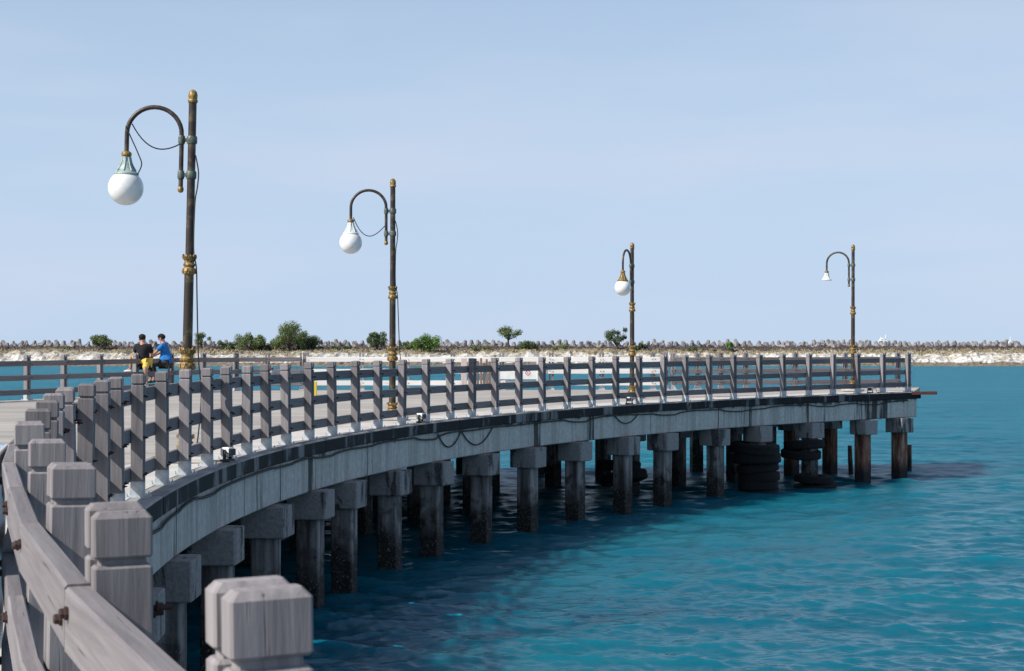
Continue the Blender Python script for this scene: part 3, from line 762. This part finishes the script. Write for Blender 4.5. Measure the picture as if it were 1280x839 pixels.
# ------------------------------------------------------------------ tyres and loose poles in the water
def tyre_mesh(r, w):
    n, prof = 28, [(r * .55, -w * .5), (r * .80, -w * .56), (r * .95, -w * .48), (r, -w * .3), (r * .985, -w * .08), (r * .985, w * .08), (r, w * .3), (r * .95, w * .48), (r * .80, w * .56), (r * .55, w * .5)]
    mb = MB(); m_ = len(prof); v = []; f = []
    for k in range(n):
        a = 2 * math.pi * k / n; wob = 1 + .030 * math.sin(3 * a + r * 9) + .025 * math.sin(2 * a + 1)
        tr = .985 if k % 2 else 1.0
        for q, (rr, z) in enumerate(prof):
            r_ = rr * wob * (tr if q in (3, 6) else 1); v.append((r_ * math.cos(a), r_ * math.sin(a), z))
    for k in range(n):
        for q in range(m_):
            a, b = k * m_ + q, k * m_ + (q + 1) % m_; c, d = ((k + 1) % n) * m_ + (q + 1) % m_, ((k + 1) % n) * m_ + q
            f.append((d, c, b, a))
    return mb.add(v, f).mesh('tyre', M['rubber'])
big, mid_ = tyre_mesh(.76, .27), tyre_mesh(.61, .25)
smooth_by_angle(big, 35); smooth_by_angle(mid_, 35)
def tyre(me, px, d, z, dx, tilt, label, grp=None):
    s = s_for_px(px, .06, 5.0); p = off(s, d, 0); o = link('tyre', me, None, (p.x + dx, p.y, z)); o.scale = (random.uniform(.93, 1.07), random.uniform(.93, 1.07), random.uniform(.9, 1.12)); tilt *= 1.9; o.rotation_euler = (random.uniform(-tilt, tilt), random.uniform(-tilt, tilt), random.uniform(0, 6))
    tag(o, label, 'tyre', 'old tyres threaded on the pier piles')
st = 'old black tyre in the tall stack on the pile left of the last three piles'
for i, (me, z, dx) in enumerate(((mid_, -.05, .03), (mid_, .20, .0), (mid_, .46, .05), (mid_, .72, -.02), (big, 1.0, -.03), (big, 1.28, -.08))):
    lb = ('lowest', 'second lowest', 'third', 'fourth', 'lower bulging', 'top bulging')[i]
    tyre(me, 947, .06, z, dx, .04, lb + ' tyre of the tall black tyre stack around a pile')
for me, z, dx, lb in ((mid_, -.02, .1, 'lowest tyre at the waterline on pile next to the tall stack'), (mid_, .25, .08, 'second tyre from the water on pile next to the tall stack'), (mid_, 1.0, -.30, 'lower of two tyres hung high on pile next to the tall stack'), (mid_, 1.27, -.22, 'upper of two tyres hung high on pile next to the tall stack')):
    tyre(me, 1014, .06, z, dx, .06, lb)
tyre(mid_, 838, -1.6, .95, .0, .15, 'lone black tyre hung behind the piles beneath the deck left of the tall stack')
tyre(mid_, 838, -1.6, .62, .12, .15, 'half hidden tyre below the lone tyre beneath the deck')
def water_pole(px, row0, row1, lean, m, label):
    Y = F * EYE / (row1 - YH); X = (px - 640) / F * Y; h = (row1 - row0) * Y / F
    mb = MB().tube([(0, 0, -1.2), (0, 0, h * .5), (.01, 0, h)], [.085, .08, .07], 9)
    o = link('mooring_pole', mb.mesh('mooring_pole', m), None, (X, Y, 0)); o.rotation_euler.y = lean
    tag(o, label, 'pole')
water_pole(1063.5, 557, 592, R(-3), M['rust_pile'], 'thin dark leaning pole standing in the water left of the last two piles')
water_pole(1136.5, 556, 588, 0, M['rust_pile'], 'thin rusty pole in the water touching the last pile')

# ------------------------------------------------------------------ far shore
D0 = 361.0
def shore_z(x, u):
    """height across the bank, u metres behind the water line"""
    n1 = math.sin(x * .11) * .7 + math.sin(x * .047 + 1) * .8 + math.sin(x * .29 + 2) * .6
    n2 = abs(math.sin(x * .37 + .6 * math.sin(x * .13))) * .8 + abs(math.sin(x * .83 + 1.0)) * .4
    if u < 3: return -.9 + u * .42
    if u < 12: return .36 + (u - 3) / 9 * (2.55 + .45 * n1 + 1.1 * n2 * math.sin(math.pi * (u - 3) / 9))
    a = .36 + 2.55 + .45 * n1
    if u < 20: return a + (u - 12) / 8 * (3.6 - a)
    if u < 27: return 3.6 + (u - 20) / 7 * .6
    return 4.2
us = [0, 1.2, 2.2, 3, 4, 5, 6, 7, 8, 9, 10, 11, 12, 14, 16, 18, 20, 22, 24, 27, 34, 37, 39.5, 42]
xsv = np.concatenate([np.arange(-420, -135, 6.0), np.arange(-135, 135, .7), np.arange(135, 421, 6.0)])
mb = MB(); v = []; f = []
for x in xsv:
    for u in us:
        z = shore_z(x, u) if u < 35 else (2.4 if u < 38 else (.4 if u < 40 else -1.2))
        if 3 < u < 27: z += random.uniform(-.26, .26) + (.5 * max(0, math.sin(x * .9 + u * 1.3) * math.sin(x * .43 - u * .8)) if u < 13 else 0)
        v.append((x, D0 + u + 1.2 * math.sin(x * .03) + random.uniform(-.2, .2), z))
nu = len(us)
for i in range(len(xsv) - 1):
    for k in range(nu - 1): f.append((i * nu + k, (i + 1) * nu + k, (i + 1) * nu + k + 1, i * nu + k + 1))
tag(link('shore_bank', mb.add(v, f).mesh('shore_bank', M['shore'])), 'long low bank of white sand topped by dry grass across the water', None, None, 'structure')
# dark boulder slope under the armour units
mb = MB()
for i in range(4200):
    x = random.uniform(-150, 150); u = random.uniform(19.5, 28.5); r_ = random.uniform(.3, .8)
    z = 3.45 + (u - 21) / 7 * .75 + random.uniform(-.15, .25)
    pts = [Vector(d).normalized() * r_ * random.uniform(.7, 1.2) for d in ((1, 0, .2), (.3, .9, .1), (-.8, .6, 0), (-.7, -.7, .1), (.4, -.9, 0))]
    c = Vector((x, D0 + u, z)); top = c + Vector((random.uniform(-.2, .2), random.uniform(-.2, .2), r_ * random.uniform(.6, 1.0)))
    vs = [c + p for p in pts] + [top, c - Vector((0, 0, r_))]
    mb.add(vs, [(k, (k + 1) % 5, 5) for k in range(5)] + [((k + 1) % 5, k, 6) for k in range(5)])
tag(link('boulder_slope', mb.mesh('boulder_slope', M['boulder'])), 'dark rubble boulders heaped below the row of concrete armour blocks', None, None, 'stuff')
# dry grass tufts
mb = MB()
for i in range(9000):
    x = random.uniform(-140, 140); u = random.uniform(10.5, 22); z = shore_z(x, u) - .05
    h = random.uniform(.2, .6); a = random.uniform(0, 3.14); c, s_ = math.cos(a) * .25, math.sin(a) * .25
    y = D0 + u + 1.2 * math.sin(x * .03)
    mb.add([(x - c, y - s_, z), (x + c, y + s_, z), (x + random.uniform(-.3, .3), y, z + h)], [(0, 1, 2)])
tag(link('dry_grass', mb.mesh('dry_grass', M['grass'])), 'dry yellow grass on top of the white sand bank', None, None, 'stuff')
# concrete armour units (tetrapods)
def tetra():
    mb = MB(); n = 6
    for d in ((0, 0, 1), (.943, 0, -.333), (-.471, .816, -.333), (-.471, -.816, -.333)):
        d = Vector(d); u_ = d.orthogonal().normalized(); w_ = d.cross(u_)
        rings = [[d * t + (u_ * math.cos(2 * math.pi * k / n) + w_ * math.sin(2 * math.pi * k / n)) * r_ for k in range(n)] for t, r_ in ((-.1, .48), (.15, .52), (.95, .27), (1.02, .19))]
        mb.stack(rings)
    return mb.mesh('tetrapod', M['concrete_armour'])
tet = tetra()
for row, (u, z0, step, x0) in enumerate(((28.9, 4.45, 1.78, -132), (31.0, 4.75, 1.78, -131.1))):
    x = x0
    while x < 133:
        o = link('tetrapod', tet, None, (x + random.uniform(-.25, .25), D0 + u + random.uniform(-.4, .4), z0 + random.uniform(-.3, .2)))
        o.rotation_euler = (random.uniform(-.5, .5), random.uniform(-.5, .5), random.uniform(0, 6.28)); s_ = random.uniform(1.0, 1.5); o.scale = (s_, s_, s_)
        tag(o, 'four legged concrete block in the long row topping the distant breakwater', 'tetrapod', 'concrete armour blocks along the breakwater crest')
        x += step * random.uniform(.9, 1.1)

# ------------------------------------------------------------------ bushes and trees on the bank
def bush(px, row_top, row_bot, wpx, u, m, label, name='bush', airy=0.0, trunk=.3):
    Y = D0 + u; k = Y / F; X = (px - 640) * k; zt = EYE - (row_top - YH) * k; zb = max(EYE - (row_bot - YH) * k, 2.6)
    h = zt - zb; wv = wpx * k / 2
    root = thing(name, label, 'tree' if name == 'tree' else 'bush', (X, Y, zb), 0, 'trees and bushes on the far bank')
    rr = random.Random(int(px)); tr = MB(); ends = []
    tr.tube([(0, 0, -.4), (rr.uniform(-.1, .1) * wv, 0, h * trunk), (rr.uniform(-.1, .1) * wv, 0, h * .6)], [.045 * h, .035 * h, .02 * h], 7)
    clumps = []
    nc = 15 if airy < .3 else 12
    for i in range(nc):
        a = rr.uniform(0, 6.28); q = math.sqrt(rr.random()); zz = trunk + (1 - trunk) * rr.uniform(.12, .86)
        rad = math.sqrt(max(.12, 1 - ((zz - trunk - (1 - trunk) * .38) / ((1 - trunk) * .62)) ** 2)) * .78
        c = Vector((math.cos(a) * q * wv * rad * 1.2, math.sin(a) * q * wv * rad, h * zz)); clumps.append((c, rr.uniform(.22, .40) * min(wv, h * .8)))
        tr.tube([(0, 0, h * trunk * rr.uniform(.5, 1)), tuple(c * .55 + Vector((0, 0, h * .12))), tuple(c)], [.018 * h, .012 * h, .005 * h], 5)
    link('trunk', tr.mesh('trunk', M['bark']), root)
    mb = MB(); per = int((330 if airy < .3 else 150) * max(.6, min(1.6, wv * h / 14)))
    for c, r_ in clumps:
        for i in range(per):
            d = Vector((rr.gauss(0, 1), rr.gauss(0, 1), rr.gauss(0, .8))).normalized() * r_ * (rr.random() ** .45) * rr.uniform(.8, 1.15)
            p = c + d
            if p.z < .05: continue
            n = (d.normalized() + Vector((rr.gauss(0, .6), rr.gauss(0, .6), rr.gauss(.3, .6)))).normalized(); u_ = n.orthogonal().normalized(); w_ = n.cross(u_)
            b_ = rr.uniform(0, 6.28); e1 = u_ * math.cos(b_) + w_ * math.sin(b_); e2 = n.cross(e1); sz = rr.uniform(.10, .24)
            mb.add([p - e1 * sz, p + e2 * sz * .5, p + e1 * sz, p - e2 * sz * .5], [(0, 1, 2, 3)])
    link('crown', mb.mesh('crown', m), root)
bush(128, 419, 437, 30, 19, M['leaf_mid'], 'rounded olive bush on the bank left of the two seated people')
bush(252, 414, 438, 24, 20, M['leaf_mid'], 'thin bush just right of the nearest lamp post', airy=.3)
bush(313, 418, 441, 40, 19, M['leaf_mid'], 'low olive bush left of the biggest tree on the bank')
bush(285, 427, 441, 34, 21, M['leaf_dark'], 'low dark scrub between nearest lamp and the olive bush')
bush(361, 404, 441, 58, 18, M['leaf_mid'], 'biggest spreading green tree on the far bank', 'tree', .1, .25)
bush(386, 421, 442, 40, 21, M['leaf_dark'], 'dark low bush under the right side of the biggest tree')
bush(471, 416, 440, 30, 19, M['leaf_dark'], 'dark round bush left of the second lamp post')
bush(512, 428, 441, 22, 22, M['leaf_mid'], 'small low bush just right of the second lamp post')
bush(536, 419, 446, 38, 15, M['leaf_bright'], 'bright green round bush right of the second lamp post')
bush(636, 408, 438, 34, 20, M['leaf_mid'], 'airy flat topped tree behind the brown boards', 'tree', .5, .5)
bush(660, 427, 444, 26, 19, M['leaf_dark'], 'low dark bush right of the airy tree')
bush(772, 406, 440, 30, 19, M['leaf_dark'], 'dark bushy tree just left of the golden shaded lamp', 'tree', .35, .3)
bush(800, 430, 441, 26, 21, M['leaf_dark'], 'low dark scrub just right of the golden shaded lamp')
bush(700, 431, 441, 40, 17, M['leaf_mid'], 'low straggly scrub on the bank between the airy tree and the dark bushy tree', airy=.4)
bush(600, 432, 442, 34, 18, M['leaf_mid'], 'low straggly scrub on the bank left of the airy flat topped tree', airy=.4)
bush(425, 432, 441, 36, 20, M['leaf_dark'], 'low dark scrub between the biggest tree and the second lamp post', airy=.3)
bush(335, 426, 442, 40, 20, M['leaf_mid'], 'low green scrub joining the olive bush to the biggest tree')
bush(80, 434, 441, 36, 18, M['leaf_mid'], 'low straggly scrub on the bank at far left', airy=.4)
bush(865, 434, 441, 30, 17, M['leaf_mid'], 'low thin scrub left of the tiny bright bush', airy=.4)
bush(911.5, 427.5, 439, 13, 19, M['leaf_bright'], 'tiny bright green bush on the bank between third and fourth lamps')

# ------------------------------------------------------------------ ships beyond the breakwater
def ship(px, Y, hull, tiers, masts, label, m):
    k = Y / F; X = (px - 640) * k
    root = thing('ship', label, 'ship', (X, Y, 0), 0, None)
    L_, B, Hh = hull
    mb = MB().stack([[(x * a, y * b, z) for x, y in ((L_ / 2 * 1.02, 0), (L_ * .4, B / 2), (-L_ / 2, B / 2), (-L_ / 2, -B / 2), (L_ * .4, -B / 2))] for a, b, z in ((.92, .8, -2), (1, 1, Hh * .6), (1.03, 1, Hh))])
    link('hull', mb.mesh('hull', M['ship_grey']), root)
    z = Hh
    for (x0, x1, h, b) in tiers:
        t_ = link('deckhouse', MB().box(x0, x1, -b / 2, b / 2, z + .02, z + h).mesh('deckhouse', m), root)
        wb = MB()
        n = max(2, int((x1 - x0) / 3))
        for q in range(n):
            a = x0 + (x1 - x0) * (q + .25) / n; wb.box(a, a + (x1 - x0) / n * .5, -b / 2 - .05, -b / 2 - .002, z + h * .5, z + h * .78)
        link('window_row', wb.mesh('window_row', M['glass_dark']), t_)
        z += h
    for (x, h, r_) in masts:
        mt = MB().tube([(x, 0, z - 1), (x, 0, z + h)], [r_, r_ * .5], 6).box(x - h * .22, x + h * .22, -.2, .2, z + h * .55, z + h * .55 + .5)
        link('mast', mt.mesh('mast', m), root)
def zrow(row, Y): return EYE - (row - YH) * Y / F
Ys = 1500.0
ship(1104, Ys, (46, 10, 6.0), ((-4, 4, 3.0, 8), (-3.6, 3.0, 2.0, 7.5), (-3, 2.2, 1.4, 7), (-1.4, 1.6, 1.2, 5)), ((2.2, 3.2, .5), (-2.6, 1.0, .4)), 'white ship superstructure showing above the breakwater right of the last lamp', M['ship_white'])
ship(1263, 1700.0, (34, 9, 6.2), ((-5, 5, 2.4, 8), (-3, 3, 1.6, 7), (-1.6, 1.6, 1.2, 6)), ((0, 5.5, .5),), 'white ship with tall mast above the breakwater at far right', M['ship_white'])
ship(1026, 2100.0, (40, 9, 6.5), ((-3, 2, 1.2, 7),), ((0, 8.0, .7),), 'ship showing only its thin mast left of the last lamp', M['ship_grey'])

# ------------------------------------------------------------------ people sitting on the far railing
def skinned(name, verts, edges, radii, m, parent, root_i=0, sub=1):
    me = bpy.data.meshes.new(name); me.from_pydata([tuple(v) for v in verts], edges, []); me.materials.append(m)
    o = link(name, me, parent)
    md = o.modifiers.new('skin', 'SKIN'); md.use_smooth_shade = True
    for i, r_ in enumerate(radii):
        sv_ = me.skin_vertices[0].data[i]; sv_.radius = r_ if hasattr(r_, '__len__') else (r_, r_); sv_.use_root = (i == root_i)
    s2 = o.modifiers.new('sub', 'SUBSURF'); s2.levels = sub; s2.render_levels = sub
    return o
def person(px, label, pose, shirt_m, leg_m, long_legs, seat_z, hem=.10):
    s = os_for_px(px); x, y, t = oat(s); d = .122
    root = thing('person', label, 'person', (x + d * math.cos(t), y - d * math.sin(t), elev(y) + seat_z)); root.scale = (1.1, 1.1, 1.1)
    V, E, Rd = [], [], []; idx = {}
    def add(n, p, r_, par=None):
        idx[n] = len(V); V.append(Vector(p)); Rd.append(r_)
        if par: E.append((idx[par], idx[n]))
    P = pose
    add('pelvis', P['pelvis'], (.15, .115)); add('waist', P['waist'], (.125, .095), 'pelvis'); add('chest', P['chest'], (.155, .11), 'waist')
    add('neck', P['neck'], .066, 'chest'); nk = Vector(P['neck']); hd = Vector(P['head']); up = (hd - nk).normalized()
    add('jaw', hd - up * .055, (.066, .076), 'neck'); add('skull', hd + up * .03, (.080, .092), 'jaw'); add('crown', hd + up * .085, (.062, .07), 'skull')
    for sd in ('l', 'r'):
        add('sh' + sd, P['sh' + sd], .062, 'chest'); add('el' + sd, P['el' + sd], .040, 'sh' + sd); add('wr' + sd, P['wr' + sd], .028, 'el' + sd)
        wr = Vector(P['wr' + sd]); fd = (wr - Vector(P['el' + sd])).normalized(); sidev = fd.orthogonal().normalized(); curl = fd.cross(sidev)
        add('pm' + sd, wr + fd * .07, (.042, .022), 'wr' + sd)
        for q, (o_, ln) in enumerate(((-.03, .065), (-.01, .078), (.01, .072), (.03, .058))):
            b0 = wr + fd * .09 + sidev * o_; add('fa%d' % q + sd, b0 + fd * ln * .5 + curl * .008, .0095, 'pm' + sd); add('fb%d' % q + sd, b0 + fd * ln + curl * .03, .008, 'fa%d' % q + sd)
        add('th' + sd, wr + fd * .05 + sidev * .055 + curl * .02, .010, 'pm' + sd); add('ti' + sd, wr + fd * .085 + sidev * .06 + curl * .035, .008, 'th' + sd)
        add('hip' + sd, P['hip' + sd], .092, 'pelvis'); add('kn' + sd, P['kn' + sd], .062, 'hip' + sd); add('an' + sd, P['an' + sd], .040, 'kn' + sd)
        a_ = Vector(P['an' + sd]); td = Vector(P['toe' + sd]).normalized()
        add('ft' + sd, a_ + td * .10 - Vector((0, 0, .045)), (.042, .032), 'an' + sd); add('to' + sd, a_ + td * .19 - Vector((0, 0, .06)), (.036, .022), 'ft' + sd)
    body = skinned('body', V, E, Rd, M['skin'], root, 0, 2)
    # face: nose and ears, eyes
    fwd = Vector(P['face']).normalized(); rt = fwd.cross(up).normalized()
    def blob(name, c, r3, m, par, n=10):
        prof = [(max(math.sin(math.pi * k / n), .02), -math.cos(math.pi * k / n)) for k in range(n + 1)]
        b = MB().lathe(prof, 12); q = Matrix((rt, fwd, up)).transposed()
        return link(name, smooth_by_angle(MB().add([c + q @ Vector((v[0] * r3[0], v[1] * r3[1], v[2] * r3[2])) for v in b.v], b.f).mesh(name, m), 80), par)
    blob('nose', hd + fwd * .098 - up * .01, (.014, .022, .024), M['skin'], root)
    for q in (-1, 1):
        blob('ear', hd + rt * .084 * q - up * .01, (.012, .024, .034), M['skin'], root)
        blob('eye', hd + fwd * .080 + rt * .032 * q + up * .02, (.014, .010, .009), M['hair'], root)
    blob('mouth', hd + fwd * .078 - up * .06, (.024, .012, .007), M['red'], root)
    # hair cap, set back on the skull
    c = hd + up * .052 - fwd * .020
    prof = [(max(math.sin(math.pi * k / 14), .02), -math.cos(math.pi * k / 14)) for k in range(15)]
    b = MB().lathe(prof, 18); q = Matrix((rt, fwd, up)).transposed(); hv = []
    for v in b.v:
        j = 1 + random.uniform(-.03, .04)
        hv.append(c + q @ Vector((v[0] * .098 * j, v[1] * .108 * j, v[2] * (.085 if v[2] > 0 else .10) * j)))
    link('hair', smooth_by_angle(MB().add(hv, b.f).mesh('hair', M['hair']), 80), root)
    # shirt
    VV, EE_, RR_ = [], [], []
    def a2(p, r_, par=None):
        VV.append(Vector(p)); RR_.append(r_)
        if par is not None: EE_.append((par, len(VV) - 1))
        return len(VV) - 1
    p0 = a2(Vector(P['pelvis']) + Vector((0, 0, -.015)), (.186, .150)); a2(Vector(P['pelvis']) + Vector((0, -.02, -hem)), (.165, .130) if not long_legs else (.175, .145), p0); p1 = a2(P['waist'], (.160, .128), p0); p2 = a2(P['chest'], (.168, .135), p1)
    p3 = a2(Vector(P['chest']).lerp(nk, .78), (.094, .088), p2)
    for sd in ('l', 'r'):
        q0 = a2(P['sh' + sd], .082, p2); a2(Vector(P['sh' + sd]).lerp(Vector(P['el' + sd]), .72), .072, q0)
    skinned('shirt', VV, EE_, RR_, shirt_m, root, 0, 2)
    VV, EE_, RR_ = [], [], []
    p0 = a2(P['pelvis'], (.168, .132))
    for sd in ('l', 'r'):
        q0 = a2(P['hip' + sd], .104, p0); kn = Vector(P['kn' + sd])
        if long_legs: q1 = a2(kn, .082, q0); a2(kn.lerp(Vector(P['an' + sd]), .88), .064, q1)
        else: a2(Vector(P['hip' + sd]).lerp(kn, .98), .092, q0)
    skinned('trousers' if long_legs else 'shorts', VV, EE_, RR_, leg_m, root, 0, 2)
    for sd in ('l', 'r'):
        a_ = Vector(P['an' + sd]); td = Vector(P['toe' + sd]).normalized()
        skinned('shoe', [a_ - td * .05 - Vector((0, 0, .05)), a_ + td * .08 - Vector((0, 0, .055)), a_ + td * .20 - Vector((0, 0, .068))], [(0, 1), (1, 2)], [(.045, .042), (.050, .04), (.042, .026)], M['shoe'] if not long_legs else M['black_plastic'], root, 0, 2)
    return root
TOP = .885
person(177, 'person in black shirt and yellow shorts sitting on the railing with back turned', dict(
    pelvis=(0, -.03, .09), waist=(-.03, .0, .29), chest=(-.06, .04, .47), neck=(-.075, .05, .615), head=(-.09, .07, .73), face=(-.5, 1, -.25),
    shl=(-.245, .06, .53), ell=(-.33, .20, .29), wrl=(-.28, .38, .20), shr=(.125, .02, .53), elr=(.20, .10, .25), wrr=(.10, .26, .13),
    hipl=(-.10, .0, .08), knl=(-.36, -.03, .30), anl=(-.39, -.02, -.10), toel=(-1, .2, 0),
    hipr=(.08, -.06, .08), knr=(.09, -.38, -.10), anr=(.14, -.34, -.50), toer=(-.4, -.8, 0)), M['black_shirt'], M['yellow_shorts'], False, TOP)
person(202, 'person in bright blue shirt and dark trousers sitting sideways on the railing', dict(
    pelvis=(.04, -.06, .06), waist=(.03, -.02, .28), chest=(.0, .0, .49), neck=(-.045, .0, .625), head=(-.095, .01, .745), face=(-1, .15, -.2),
    shl=(-.03, -.17, .55), ell=(-.23, -.20, .33), wrl=(-.40, -.10, .22), shr=(.01, .18, .55), elr=(-.20, .22, .33), wrr=(-.38, .14, .24),
    hipl=(.02, -.15, .03), knl=(-.36, -.26, .03), anl=(-.33, -.26, -.42), toel=(-1, -.1, 0),
    hipr=(.02, .05, .03), knr=(-.36, .16, .03), anr=(-.33, .16, -.42), toer=(-1, .1, 0)), M['blue_shirt'], M['dark_trousers'], True, TOP, -.03)
